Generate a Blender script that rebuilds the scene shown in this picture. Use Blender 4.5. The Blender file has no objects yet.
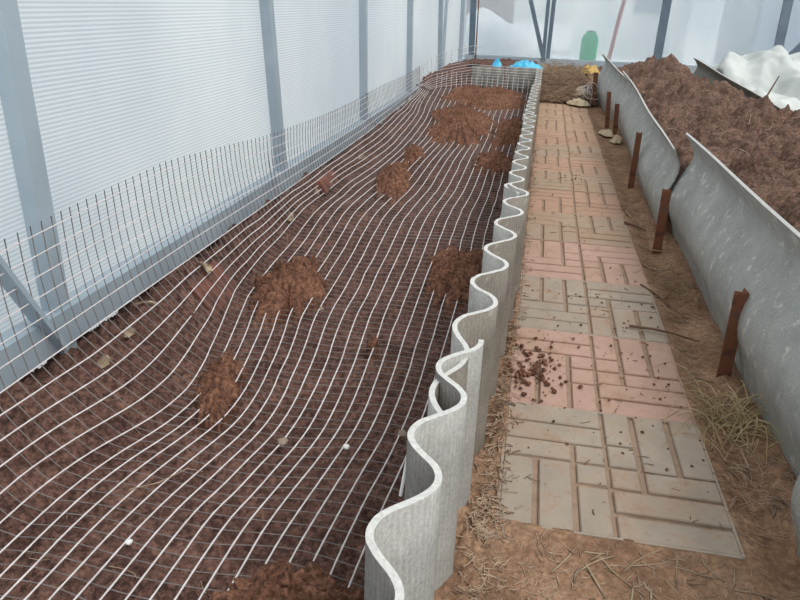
import bpy, math, random
import numpy as np
from mathutils import Vector, Matrix
random.seed(7)
rng = np.random.default_rng(11)
PI = math.pi
C = bpy.context.scene.collection
scene = bpy.context.scene

# ------------------------------------------------------------------ noise
def _h(ix, iy, s):
    n = (ix.astype(np.int64) * 374761393 + iy.astype(np.int64) * 668265263 + s * 982451653) & 0xffffffff
    n = ((n ^ (n >> 13)) * 1274126177) & 0xffffffff
    n = (n ^ (n >> 16)) & 0xffffffff
    n = (n * 2246822519) & 0xffffffff
    return ((n ^ (n >> 15)) & 0xffffff) / float(0xffffff)
def vnoise(x, y, s=0):
    x = np.asarray(x, float); y = np.asarray(y, float)
    ix = np.floor(x); iy = np.floor(y); fx = x - ix; fy = y - iy
    fx = fx * fx * (3 - 2 * fx); fy = fy * fy * (3 - 2 * fy)
    a = _h(ix, iy, s); b = _h(ix + 1, iy, s); c = _h(ix, iy + 1, s); d = _h(ix + 1, iy + 1, s)
    return (a + (b - a) * fx) * (1 - fy) + (c + (d - c) * fx) * fy - .5
def fbm(x, y, s=0, o=4):
    t = 0; a = 1
    for k in range(o):
        t = t + a * vnoise(x * 2 ** k + 17.3 * k, y * 2 ** k - 9.1 * k, s + k); a *= .5
    return t
def clods(x, y, cell, s=0, keep=.8):
    """rounded lumps of earth: height 0..~.5 in cells"""
    x = np.asarray(x, float) / cell; y = np.asarray(y, float) / cell
    ix = np.floor(x); iy = np.floor(y); out = np.zeros(np.broadcast(x, y).shape)
    for dx in (-1, 0, 1):
        for dy in (-1, 0, 1):
            jx = ix + dx; jy = iy + dy
            px = jx + _h(jx, jy, s); py = jy + _h(jx, jy, s + 1)
            r = .22 + .5 * _h(jx, jy, s + 2) ** 2
            on = _h(jx, jy, s + 3) < keep
            q = r * r - (x - px) ** 2 - (y - py) ** 2
            out = np.maximum(out, np.where(on, np.sqrt(np.maximum(q, 0)), 0))
    return out * cell

def interp(v, xs, ys): return np.interp(v, xs, ys)

# ------------------------------------------------------------------ object helpers
def tag(o, label=None, cat=None, group=None, kind=None):
    if label: o['label'] = label
    if cat: o['category'] = cat
    if group: o['group'] = group
    if kind: o['kind'] = kind
    return o
def empty(name, loc=(0, 0, 0), rz=0):
    o = bpy.data.objects.new(name, None); C.objects.link(o)
    o.location = loc; o.rotation_euler = (0, 0, rz); o.empty_display_size = .05
    return o
def mesh(name, V, F, mats, parent=None, smooth=True, fm=None, loc=None):
    me = bpy.data.meshes.new(name)
    V = np.asarray(V, dtype=float)
    if loc is not None: V = V - np.array(loc)
    me.from_pydata(V.tolist(), [], [tuple(int(i) for i in f) for f in F])
    for m in (mats if isinstance(mats, (list, tuple)) else [mats]): me.materials.append(m)
    if smooth: me.polygons.foreach_set('use_smooth', [True] * len(me.polygons))
    if fm is not None: me.polygons.foreach_set('material_index', [int(i) for i in fm])
    me.update()
    o = bpy.data.objects.new(name, me); C.objects.link(o)
    if loc is not None: o.location = loc
    if parent: o.parent = parent
    return o
class MB:
    def __init__(s): s.V = []; s.F = []; s.M = []
    def add(s, V, F, m=0):
        n = len(s.V); s.V += [tuple(map(float, v)) for v in V]; s.F += [tuple(i + n for i in f) for f in F]; s.M += [m] * len(F)
    def box(s, c, d, rot=None, m=0, bev=0):
        x, y, z = d[0] / 2, d[1] / 2, d[2] / 2
        if bev:
            b = bev; V = []
            for sz in (-1, 1):
                for (sx, sy) in ((-1, -1), (1, -1), (1, 1), (-1, 1)): V.append((sx * (x - (b if sz > 0 else 0)), sy * (y - (b if sz > 0 else 0)), sz * z))
            for (sx, sy) in ((-1, -1), (1, -1), (1, 1), (-1, 1)): V.append((sx * x, sy * y, z - b))
            F = [(3, 2, 1, 0), (4, 5, 6, 7)] + [(i, (i + 1) % 4, 8 + (i + 1) % 4, 8 + i) for i in range(4)] + [(8 + i, 8 + (i + 1) % 4, 4 + (i + 1) % 4, 4 + i) for i in range(4)]
        else:
            V = [(a * x, b * y, c_ * z) for a, b, c_ in ((-1, -1, -1), (1, -1, -1), (1, 1, -1), (-1, 1, -1), (-1, -1, 1), (1, -1, 1), (1, 1, 1), (-1, 1, 1))]
            F = [(3, 2, 1, 0), (4, 5, 6, 7), (0, 1, 5, 4), (1, 2, 6, 5), (2, 3, 7, 6), (3, 0, 4, 7)]
        if rot is not None: V = [rot @ Vector(v) for v in V]
        s.add([(v[0] + c[0], v[1] + c[1], v[2] + c[2]) for v in V], F, m)
    def tube(s, P, r, n=5, m=0, cap=True, up=None):
        P = np.asarray(P, float); N = len(P)
        R = np.full(N, r) if np.isscalar(r) else np.asarray(r)
        T = np.gradient(P, axis=0); T /= np.linalg.norm(T, axis=1)[:, None] + 1e-12
        u = np.array([0, 0, 1.]) if up is None else np.array(up, float)
        if abs(T[0] @ u) > .9: u = np.array([1., 0, 0])
        A = np.cross(T, u); A /= np.linalg.norm(A, axis=1)[:, None] + 1e-12
        B = np.cross(A, T)
        V = []
        for k in range(n):
            a = 2 * PI * k / n
            V.append(P + R[:, None] * (math.cos(a) * A + math.sin(a) * B))
        V = np.stack(V, 1).reshape(-1, 3)
        F = [(i * n + k, i * n + (k + 1) % n, (i + 1) * n + (k + 1) % n, (i + 1) * n + k) for i in range(N - 1) for k in range(n)]
        if cap: F += [tuple(range(n)), tuple((N - 1) * n + k for k in reversed(range(n)))]
        s.add(V, F, m)
    def bar(s, a, b, w, t, m=0, up=(0, 0, 1)):
        """rectangular bar from a to b, w along side, t along up"""
        a = Vector(a); b = Vector(b); T = (b - a).normalized(); u = Vector(up)
        if abs(T.dot(u)) > .95: u = Vector((1, 0, 0))
        A = T.cross(u).normalized(); B = A.cross(T)
        V = []
        for p in (a, b):
            for (i, j) in ((-1, -1), (1, -1), (1, 1), (-1, 1)): V.append(p + A * (w / 2 * i) + B * (t / 2 * j))
        s.add(V, [(3, 2, 1, 0), (4, 5, 6, 7), (0, 1, 5, 4), (1, 2, 6, 5), (2, 3, 7, 6), (3, 0, 4, 7)], m)
    def build(s, name, mats, parent=None, smooth=False, loc=None):
        return mesh(name, s.V, s.F, mats, parent, smooth, s.M, loc)
def grid_faces(nr, nc, off=0):
    i = np.arange(nr - 1)[:, None] * nc + np.arange(nc - 1)[None] + off
    return np.stack([i, i + 1, i + nc + 1, i + nc], -1).reshape(-1, 4)

# ------------------------------------------------------------------ materials
def lin(r, g, b):
    f = lambda c: (c / 255 / 12.92) if c / 255 <= .04045 else ((c / 255 + .055) / 1.055) ** 2.4
    return (f(r), f(g), f(b), 1)
def M(name):
    m = bpy.data.materials.new(name); m.use_nodes = True; nt = m.node_tree
    return m, nt, nt.nodes['Principled BSDF']
def ramp(nt, fac, stops):
    n = nt.nodes.new('ShaderNodeValToRGB'); nt.links.new(fac, n.inputs[0]); e = n.color_ramp.elements
    while len(e) < len(stops): e.new(.5)
    for el, (p, c) in zip(e, stops): el.position = p; el.color = c
    return n.outputs[0]
def coords(nt, scale=(1, 1, 1), rot=(0, 0, 0)):
    tc = nt.nodes.new('ShaderNodeTexCoord'); mp = nt.nodes.new('ShaderNodeMapping')
    mp.inputs['Scale'].default_value = scale; mp.inputs['Rotation'].default_value = rot
    nt.links.new(tc.outputs['Object'], mp.inputs[0]); return mp.outputs[0]
def noise(nt, vec, scale, detail=5, rough=.6, out='Fac'):
    n = nt.nodes.new('ShaderNodeTexNoise'); n.inputs['Scale'].default_value = scale
    n.inputs['Detail'].default_value = detail; n.inputs['Roughness'].default_value = rough
    nt.links.new(vec, n.inputs['Vector']); return n.outputs[out]
def mixc(nt, fac, a, b, mode='MIX'):
    n = nt.nodes.new('ShaderNodeMix'); n.data_type = 'RGBA'; n.blend_type = mode
    for sock, v in ((n.inputs[0], fac), (n.inputs[6], a), (n.inputs[7], b)):
        if hasattr(v, 'is_output'): nt.links.new(v, sock)
        else: sock.default_value = v
    return n.outputs[2]
def bump(nt, bs, h, strength=.4, dist=.002):
    b = nt.nodes.new('ShaderNodeBump'); b.inputs['Strength'].default_value = strength; b.inputs['Distance'].default_value = dist
    nt.links.new(h, b.inputs['Height']); nt.links.new(b.outputs[0], bs.inputs['Normal'])
def noisy(name, stops, scale=20, rough=.9, bs_=.3, bd=.002, bscale=200, scl=(1, 1, 1), metal=0, extra=None, detail=6, spec=None):
    m, nt, bs = M(name); v = coords(nt, scl)
    c = ramp(nt, noise(nt, v, scale, detail), stops)
    if extra: c = extra(nt, v, c)
    nt.links.new(c, bs.inputs['Base Color']); bs.inputs['Roughness'].default_value = rough; bs.inputs['Metallic'].default_value = metal
    if spec is not None: bs.inputs['Specular IOR Level'].default_value = spec
    if bs_: bump(nt, bs, noise(nt, v, bscale, 4), bs_, bd)
    return m

def soil_extra(flecks, k=.8):
    def f(nt, v, c):
        n2 = noise(nt, v, 90, 3)
        c = mixc(nt, ramp(nt, n2, [(.35, (0, 0, 0, 1)), (.7, (1, 1, 1, 1))]), c, mixc(nt, .5, c, flecks))
        cr = ramp(nt, noise(nt, v, 70, 6, .75), [(.40, (.34, .34, .34, 1)), (.5, (.92, .92, .92, 1)), (.60, (1.6, 1.6, 1.6, 1))])
        c = mixc(nt, k, c, mixc(nt, 1.0, c, cr, 'MULTIPLY'))
        n3 = noise(nt, v, 260, 2)
        return mixc(nt, ramp(nt, n3, [(.69, (0, 0, 0, 1)), (.74, (1, 1, 1, 1))]), c, lin(150, 118, 90))
    return f
M_bed = noisy('bed_soil', [(.3, lin(72, 54, 49)), (.5, lin(94, 72, 65)), (.72, lin(120, 93, 82))], 9, .95, 1, .008, 110, extra=soil_extra(lin(128, 92, 80)), spec=.2)
M_mound = noisy('mound_soil', [(.3, lin(88, 62, 50)), (.5, lin(114, 82, 67)), (.72, lin(136, 100, 82))], 14, .95, 1, .008, 120, extra=soil_extra(lin(140, 96, 72)), spec=.2)
M_rsoil = noisy('right_soil', [(.3, lin(76, 61, 54)), (.5, lin(101, 82, 73)), (.72, lin(126, 104, 92))], 8, .95, 1, .01, 90, extra=soil_extra(lin(132, 98, 80), .65), spec=.2)
M_sand = noisy('sandy_soil', [(.28, lin(112, 88, 72)), (.5, lin(152, 122, 98)), (.72, lin(176, 146, 120))], 7, .95, 1, .005, 130, extra=soil_extra(lin(120, 88, 68), .4), spec=.2)

def slab_mat(name, a, b, dirt):
    def ex(nt, v, c):
        n = noise(nt, v, 5.5, 7, .68)
        c = mixc(nt, ramp(nt, n, [(dirt, (0, 0, 0, 1)), (dirt + .22, (.8, .8, .8, 1))]), c, lin(162, 135, 112))
        c = mixc(nt, ramp(nt, noise(nt, v, 24, 6, .75), [(.52, (0, 0, 0, 1)), (.66, (.55, .55, .55, 1))]), c, lin(150, 116, 92))
        n3 = noise(nt, v, 75, 4, .75)
        return mixc(nt, ramp(nt, n3, [(.60, (0, 0, 0, 1)), (.72, (.8, .8, .8, 1))]), c, lin(128, 92, 68))
    return noisy(name, [(.3, a), (.7, b)], 12, .85, .25, .001, 300, extra=ex)
M_grey = slab_mat('slab_grey', lin(148, 137, 124), lin(172, 160, 146), .48)
M_pink = slab_mat('slab_pink', lin(172, 140, 126), lin(190, 158, 144), .48)
M_grey2 = slab_mat('slab_grey_dusty', lin(154, 138, 120), lin(174, 156, 136), .37)
M_pink2 = slab_mat('slab_pink_dusty', lin(174, 136, 118), lin(186, 152, 132), .36)
M_dust = slab_mat('slab_dust', lin(170, 142, 118), lin(184, 156, 130), .42)
M_joint = noisy('joint_sand', [(.3, lin(134, 112, 94)), (.7, lin(162, 140, 120))], 30, .95, .4, .002, 200)

def asbestos(name, a, b, spots, ribs_axis, rib_scale, edge=None):
    m, nt, bs = M(name); v = coords(nt)
    c = ramp(nt, noise(nt, v, 9, 6, .65), [(.3, a), (.7, b)])
    sp = ramp(nt, noise(nt, v, 28, 4, .6), [(.58, (0, 0, 0, 1)), (.7, (.75, .75, .75, 1))])
    c = mixc(nt, sp, c, spots)
    w = nt.nodes.new('ShaderNodeTexWave'); w.wave_type = 'BANDS'; w.bands_direction = ribs_axis
    w.inputs['Scale'].default_value = rib_scale; w.inputs['Distortion'].default_value = 1.2; w.inputs['Detail'].default_value = 2; w.inputs['Detail Scale'].default_value = 3
    nt.links.new(v, w.inputs['Vector'])
    c = mixc(nt, .14, c, mixc(nt, 1.0, c, ramp(nt, w.outputs['Fac'], [(0, (.45, .45, .45, 1)), (1, (1.2, 1.2, 1.2, 1))]), 'MULTIPLY'))
    fine = noise(nt, v, 210, 4, .8)
    c = mixc(nt, .6, c, mixc(nt, 1.0, c, ramp(nt, fine, [(.3, (.5, .5, .5, 1)), (.7, (1.3, 1.3, 1.3, 1))]), 'MULTIPLY'))
    nt.links.new(c, bs.inputs['Base Color']); bs.inputs['Roughness'].default_value = .8; bs.inputs['Specular IOR Level'].default_value = .3
    ad = nt.nodes.new('ShaderNodeMath'); ad.operation = 'ADD'; nt.links.new(w.outputs['Fac'], ad.inputs[0]); nt.links.new(fine, ad.inputs[1])
    bump(nt, bs, ad.outputs[0], .5, .0012)
    return m
M_as1 = asbestos('cement_sheet_pale', lin(158, 157, 152), lin(182, 181, 176), lin(190, 189, 184), 'Y', 50)
M_as2 = asbestos('cement_sheet_weathered', lin(116, 109, 100), lin(150, 143, 132), lin(168, 162, 152), 'Y', 50)
M_as3 = asbestos('cement_sheet_blue_grey', lin(158, 163, 162), lin(186, 190, 187), lin(232, 232, 226), 'Z', 90)
M_as4 = asbestos('cement_sheet_dark', lin(122, 122, 117), lin(146, 146, 138), lin(146, 146, 138), 'X', 45)
M_as5 = asbestos('cement_sheet_back', lin(104, 101, 98), lin(130, 127, 122), lin(140, 137, 132), 'Y', 50)
M_edge = noisy('cement_cut_edge', [(.3, lin(182, 183, 180)), (.7, lin(214, 214, 210))], 160, .9, .5, .001, 500)
M_rust = noisy('rusty_steel', [(.35, lin(76, 56, 48)), (.5, lin(128, 80, 56)), (.62, lin(98, 76, 66))], 22, .85, .5, .001, 200)
M_post = noisy('galvanised_steel', [(.3, lin(150, 165, 176)), (.7, lin(168, 182, 192))], 4, .5, 0, metal=0)
M_post2 = noisy('dark_steel', [(.3, lin(84, 102, 118)), (.7, lin(104, 122, 136))], 4, .5, 0)
M_wire = noisy('white_wire', [(.3, lin(205, 198, 198)), (.7, lin(232, 226, 226))], 20, .5, 0)  # on the netting: lit look of the lengthwise strands put into the colour
M_wire_shaded = noisy('shaded_wire', [(.3, lin(102, 98, 96)), (.7, lin(136, 130, 128))], 20, .6, 0)  # same netting wire, shaded look of the crosswise strands put into the colour
M_straw = noisy('dry_straw', [(.35, lin(124, 98, 80)), (.5, lin(178, 156, 134)), (.65, lin(112, 90, 74))], 12, .9, 0)
M_grass = noisy('dry_grass', [(.3, lin(140, 124, 88)), (.6, lin(184, 168, 128))], 10, .8, 0)
M_weed = noisy('dead_weeds', [(.3, lin(112, 92, 74)), (.6, lin(158, 136, 110)), (.8, lin(100, 82, 64))], 14, .9, 0)
M_chip = noisy('pale_chip', [(.35, lin(104, 84, 68)), (.55, lin(168, 150, 126))], 20, .9, .3, .001)
M_brick = noisy('red_brick', [(.35, lin(78, 56, 50)), (.5, lin(112, 72, 60)), (.7, lin(132, 84, 70))], 22, .9, .5, .002, 150)
M_sack = noisy('beige_cloth', [(.3, lin(176, 156, 128)), (.7, lin(206, 190, 164))], 12, .9, .3, .001)
M_yel = noisy('yellow_plastic', [(.3, lin(176, 140, 70)), (.7, lin(206, 176, 104))], 10, .6, 0)
M_blue = noisy('blue_plastic', [(.35, lin(40, 160, 205)), (.65, lin(90, 195, 225))], 14, .35, 0)
M_black = noisy('black_cloth', [(.3, lin(34, 32, 34)), (.7, lin(58, 54, 54))], 20, .9, 0)
M_stone = noisy('stone', [(.3, lin(128, 112, 98)), (.7, lin(160, 145, 130))], 25, .8, .3, .001)
M_white = noisy('white_crumb', [(.3, lin(222, 222, 218)), (.7, lin(240, 240, 236))], 25, .8, 0)
M_twig = noisy('twig_bark', [(.3, lin(84, 62, 48)), (.7, lin(120, 92, 72))], 25, .9, 0)

def film_mat():
    m, nt, bs = M('white_film'); v = coords(nt)
    c = ramp(nt, noise(nt, v, 6, 5), [(.35, lin(216, 223, 221)), (.7, lin(242, 245, 243))])
    nt.links.new(c, bs.inputs['Base Color']); bs.inputs['Roughness'].default_value = .35
    tr = nt.nodes.new('ShaderNodeBsdfTranslucent'); nt.links.new(c, tr.inputs[0])
    mx = nt.nodes.new('ShaderNodeMixShader'); mx.inputs[0].default_value = .35
    nt.links.new(bs.outputs[0], mx.inputs[1]); nt.links.new(tr.outputs[0], mx.inputs[2])
    bump(nt, bs, noise(nt, v, 25, 4), .4, .01)
    nt.links.new(mx.outputs[0], nt.nodes['Material Output'].inputs[0]); return m
M_film = film_mat()

def poly_mat(name, see):
    """twin-wall sheet: cloudy plastic with thin horizontal inner ribs"""
    m, nt, bs = M(name); v = coords(nt)
    w = nt.nodes.new('ShaderNodeTexWave'); w.wave_type = 'BANDS'; w.bands_direction = 'Z'
    w.inputs['Scale'].default_value = .314159 * 100 / 1.05; w.inputs['Distortion'].default_value = .15; w.inputs['Detail'].default_value = 1
    nt.links.new(v, w.inputs['Vector'])
    rib = ramp(nt, w.outputs['Fac'], [(.25, (.77, .81, .83, 1)), (.75, (.98, .99, .98, 1))])
    big = ramp(nt, noise(nt, coords(nt, (1, 1, .6)), 1.1, 3), [(.35, (.88, .90, .92, 1)), (.68, (1, 1, 1, 1))])
    c = mixc(nt, 1.0, rib, big, 'MULTIPLY')
    sm = ramp(nt, noise(nt, coords(nt, (1, 5, 30)), 1.6, 3), [(.71, (0, 0, 0, 1)), (.76, (.6, .6, .6, 1))])
    c = mixc(nt, sm, c, (.97, .98, .99, 1))
    tr = nt.nodes.new('ShaderNodeBsdfTranslucent'); nt.links.new(c, tr.inputs[0])
    nt.links.new(c, bs.inputs['Base Color']); bs.inputs['Roughness'].default_value = .3
    bump(nt, bs, w.outputs['Fac'], .3, .002)
    gl = nt.nodes.new('ShaderNodeBsdfRefraction'); gl.inputs['Roughness'].default_value = .2; gl.inputs['IOR'].default_value = 1.12; nt.links.new(c, gl.inputs[0])
    m1 = nt.nodes.new('ShaderNodeMixShader'); m1.inputs[0].default_value = .22
    nt.links.new(tr.outputs[0], m1.inputs[1]); nt.links.new(bs.outputs[0], m1.inputs[2])
    m2 = nt.nodes.new('ShaderNodeMixShader'); m2.inputs[0].default_value = see
    nt.links.new(m1.outputs[0], m2.inputs[1]); nt.links.new(gl.outputs[0], m2.inputs[2])
    nt.links.new(m2.outputs[0], nt.nodes['Material Output'].inputs[0]); return m
M_poly = poly_mat('cloudy_sheet_side', .12)
M_polyb = poly_mat('cloudy_sheet_end', .74)

# ------------------------------------------------------------------ terrain functions
YK = [.2, .9, 1.1, 1.35, 1.6, 1.75, 2.0, 2.3, 3.0, 3.6, 4.2, 5.0, 5.8, 6.6]
XK = [-.90, -.90, -.89, -.79, -.83, -.86, -.93, -.95, -.97, -.92, -.86, -.86, -.93, -.97]
def xkf(y):
    return sum(interp(np.asarray(y, float) + d, YK, XK) for d in (-.14, -.1, -.06, -.02, .02, .06, .1, .14)) / 8
def floor_z(y): return interp(y, [0, 1.8, 6.5, 6.66, 6.8, 7.3, 11], [-.15, -.15, .07, .10, .225, .23, .06])
def bank_top(y): return interp(y, [0, 4.2, 6.0, 7, 11], [-.01, 0., .045, .14, .04])
def bed_smooth(x, y):
    x = np.asarray(x, float); y = np.asarray(y, float)
    xk = xkf(y); f = floor_z(y); b = bank_top(y)
    t = np.clip((x + 1.045) / (xk + 1.045 + .03), 0, 1)
    t = t * t * (3 - 2 * t) * .6 + t * .4
    z = b + (f - b) * t
    z = z + .02 * vnoise(x * 2.3, y * 2.1, 5) * np.clip((x + 1.02) * 6, 0, 1)
    # small dips/ridges across the bed
    z = z + .012 * np.sin(y * 5.3 + x * 2.) * np.clip((x - xk) * 5, 0, 1)
    return z
def bed_z(x, y):
    z = bed_smooth(x, y)
    bankish = np.clip(((xkf(y) + .03) - x) * 10, 0, 1)
    z = z + .012 * fbm(x * 14, y * 14, 1, 4) + .7 * clods(x, y, .045, 3, .5) * (.6 + bankish * .8) + .9 * clods(x, y, .022, 9, .7) + .8 * clods(x, y, .012, 15, .75) - .024 + bankish * (.05 * vnoise(x * 9, y * 7, 30))
    return z
def verge_z(x, y):
    x = np.asarray(x, float)
    z = .007 * fbm(x * 9, y * 9, 40, 4) + .35 * clods(x, y, .03, 44, .35) * np.clip(np.abs(x - .2) * 12 - 2.2, 0, 1) + .003 * fbm(x * 60, y * 60, 48, 2)
    z = z + .03 * np.clip((x - .46) * 10, 0, 1) * (vnoise(x * 12, y * 5, 50) + .1) 
    z = z - .012 * np.exp(-((x - .45) / .04) ** 2)
    z = z + .009 * np.exp(-(np.maximum(np.maximum(np.maximum(-x, x - .4), .94 - y), 0) / .05) ** 2)
    inside = (x > .006) & (x < .388) & (y > .95) & (y < 6.41)
    z = np.where(inside, -.02, z)
    return z
def gau(x, y, cx, cy, sx, sy, h): return h * np.exp(-((x - cx) / sx) ** 2 - ((y - cy) / sy) ** 2)
def right_z(x, y):
    x = np.asarray(x, float); y = np.asarray(y, float)
    z = interp(x, [.5, .6, .8, 1.0, 1.22, 1.30, 1.36, 1.5, 2.0, 3.5], [.26, .27, .345, .36, .32, .2, .05, .03, .02, .02])
    z = z * interp(y, [0, 6.9, 8.2, 11], [1, 1, .25, .12])
    z = z + gau(x, y, .95, 5.9, .12, .5, .10) + gau(x, y, 1.08, 4.6, .12, .35, .07) + gau(x, y, 1.12, 3.5, .2, .4, .05) - gau(x, y, 1.12, 6.2, .08, .6, .07) + gau(x, y, .9, 7.2, .14, .3, .05)
    inb = np.clip((1.32 - x) * 8, 0, 1) * np.clip((x - .56) * 14, 0, 1); z = z - np.clip((.60 - x) * 12, 0, 1) * .12
    z = z + (.035 * fbm(x * 6, y * 5, 60, 3) + .95 * clods(x, y, .085, 63, .5) + 1.1 * clods(x, y, .038, 67, .6) + .8 * clods(x, y, .018, 71, .7) - .008 + .008 * fbm(x * 40, y * 40, 75, 3)) * (inb * .85 + .15) - .02
    return z

def edge_x(y): return interp(y, [.2, .6, 1.1, 2.0, 3.7, 5.3, 6.6], [-.115, -.0935, -.071, -.035, -.034, -.036, -.03])
def yrows(y0, y1, k, mn, mx):
    ys = [y0]
    while ys[-1] < y1: ys.append(ys[-1] + min(mx, max(mn, ys[-1] * k)))
    ys[-1] = y1; return np.array(ys)
def field(fn, x0, x1, dx, ys):
    xs = np.linspace(x0, x1, int(round((x1 - x0) / dx)) + 1)
    X, Y = np.meshgrid(xs, ys); Z = fn(X, Y)
    return np.stack([X, Y, Z], -1).reshape(-1, 3), grid_faces(len(ys), len(xs))

# floor of the greenhouse: the trodden strip beside the slabs, and the ground far right and at the end
V1, F1 = field(lambda x, y: verge_z(x, y), -.15, .64, .0055, yrows(.42, 7.6, .0048, .0048, .03))
V1[:, 0] = np.where(V1[:, 0] < 0, V1[:, 0] / .15 * -edge_x(V1[:, 1]), V1[:, 0])
V2, F2 = field(lambda x, y: .03 + .02 * fbm(x * 3, y * 3, 80, 3), -.15, .64, .03, yrows(7.6, 10.42, 1, .04, .04))
V3, F3 = field(lambda x, y: .0 + .02 * fbm(x * 3, y * 3, 83, 3), 1.55, 3.7, .05, yrows(.42, 10.42, 1, .06, .06))
fl = mesh('floor', np.vstack([V1, V2, V3]), np.vstack([F1, F2 + len(V1), F3 + len(V1) + len(V2)]), M_sand); tag(fl, kind='structure')

V, F = field(bed_z, -1.115, -.085, .0048, yrows(.42, 6.72, .0042, .0042, .02))
V[:, 0] = np.where(V[:, 0] > -.4, -.4 + (V[:, 0] + .4) / .315 * (edge_x(V[:, 1]) + .4 + .004), V[:, 0])
Vb, Fb = field(bed_z, -1.115, -.085, .02, yrows(6.72, 10.42, 1, .03, .03))
o = mesh('bed_soil', np.vstack([V, Vb]), np.vstack([F, Fb + len(V)]), M_bed)
tag(o, 'dark brown dug soil of the sunken bed lying under the wire netting', 'soil', kind='stuff')
V, F = field(right_z, .574, 1.6, .0065, yrows(.42, 10.42, .0042, .0065, .03))
V[V[:, 0] < .5745, 2] = -.06
o = mesh('heaped_soil', V, F, M_rsoil)
tag(o, 'heaped cloddy brown soil filling the raised bed on the right', 'soil', kind='stuff')

# ------------------------------------------------------------------ soil mounds on the netting
def mound(name, c, rx, ry, h, seed, label, cat='soil mound', group=None, rz=0., sharp=1.4):
    N = 64 if max(rx, ry) > .05 else 20; K = 96 if N == 64 else 28
    rr = np.linspace(0, 1, N)[:, None]; th = np.linspace(0, 2 * PI, K, endpoint=False)[None]
    edge = 1 + .5 * vnoise(np.cos(th) * 1.6 + seed, np.sin(th) * 1.6, seed) + .4 * vnoise(np.cos(th) * 5 + seed, np.sin(th) * 5, seed) + .25 * vnoise(np.cos(th) * 13 + seed, np.sin(th) * 13, seed)
    lx = rr * np.cos(th) * rx * edge; ly = rr * np.sin(th) * ry * edge
    X = c[0] + lx * math.cos(rz) - ly * math.sin(rz); Y = c[1] + lx * math.sin(rz) + ly * math.cos(rz)
    prof = np.clip(1 - rr ** sharp, 0, 1)
    s = min(rx, ry)
    Z = bed_smooth(X, Y) + .006 + h * prof * (1 + .5 * fbm(X / s * 1.1, Y / s * 1.1, seed, 3)) + (.8 * clods(X, Y, .034, seed + 3, .5) + 1.0 * clods(X, Y, .018, seed + 6, .7) + .8 * clods(X, Y, .010, seed + 12, .75) + .008 * fbm(X * 60, Y * 60, seed + 9, 3)) * np.clip((1 - rr) * 4 + .15, 0, 1) - .035 * np.clip(rr * 8 - 7, 0, 1)
    V = np.stack([X, Y, Z], -1).reshape(-1, 3)
    F = [(i * K + k, (i + 1) * K + k, (i + 1) * K + (k + 1) % K, i * K + (k + 1) % K) for i in range(N - 1) for k in range(K)]
    base = (c[0], c[1], float(bed_smooth(c[0], c[1])))
    o = mesh(name, V, F, M_mound, loc=base); tag(o, label, cat, group); return o
G = 'soil mounds thrown on the wire netting'
mound('soil_mound', (-.765, 2.13), .12, .25, .095, 3, 'tall brown soil mound against the left bank near a reddish brick', group=G, rz=.15)
mound('soil_mound', (-.745, 1.50), .06, .17, .035, 13, 'low spread of loose brown soil at the foot of the left bank, nearest the camera', group=G, rz=.3)
mound('soil_mound', (-.225, 2.40), .13, .24, .045, 23, 'brown soil mound heaped against the middle of the corrugated edging', group=G, rz=-.1)
mound('soil_mound', (-.70, 3.52), .085, .33, .075, 33, 'rounded brown soil mound halfway down the left side of the bed', group=G, rz=.15)
mound('soil_mound', (-.54, 5.05), .25, .80, .06, 43, 'wide brown soil spread in the back half of the bed, left of centre', group=G, rz=.08)
mound('soil_mound', (-.17, 4.85), .13, .48, .04, 53, 'low soil patch touching the far part of the corrugated edging', group=G)
mound('soil_mound', (-.20, 3.98), .14, .24, .035, 63, 'flat soil patch beside the edging, next one behind the middle mound', group=G)
mound('soil_mound', (-.42, 6.10), .37, .50, .05, 73, 'broad soil spread at the far end of the bed before the end board', group=G)
mound('soil_mound', (-.69, 4.03), .06, .17, .035, 83, 'small soil patch just behind the rounded mound on the left', group=G, rz=.1)
mound('soil_mound', (-.31, .80), .135, .13, .045, 93, 'crumbly dark soil mound in the near corner beside the pale edging', group=G)
mound('soil_clod', (-.40, 1.78), .017, .02, .028, 103, 'single round soil clod lying on the netting in mid bed', 'soil clod', sharp=3)

# ------------------------------------------------------------------ wire netting
NW, NBK, NF = 6, 5, 20
def net_pt(i, y):
    """i = strand index from the top on the wall to the edging"""
    top = interp(y, [.3, 1.15, 1.9, 2.65, 4.1, 5.7, 6.4, 7], [.30, .295, .31, .265, .23, .25, .27, .30])
    xk = float(xkf(y))
    lean = .015 * math.sin(y * 2.4)
    if i <= NW:
        t = i / NW; z0 = float(bank_top(y)) + .035
        curl = 0
        x = -1.055 + .03 * t * t + lean * (1 - t) + curl * .25 * (1 - t); z = top + (z0 - top) * t + curl * .35 * (1 - t)
        return x, z
    if i <= NW + NBK:
        t = (i - NW) / NBK; x = -1.025 + (xk + .0 + 1.025) * t
    else:
        t = (i - NW - NBK) / NF; x = xk + (float(edge_x(y)) - .034 - xk) * t
    z = float(bed_smooth(x, y)) + .015
    z0 = float(bank_top(y)) + .035
    if i <= NW + NBK: z = max(z, z0 + (float(bed_smooth(xk, y)) + .016 - z0) * t * 1.0) if t < 1 else z
    z += .006 * float(vnoise(x * 7, y * 6, 90)); x += .010 * float(vnoise(x * 3 + 5, y * 3.2, 91)) + .004 * float(vnoise(i * .7, y * 9, 92))
    return x, z
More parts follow.
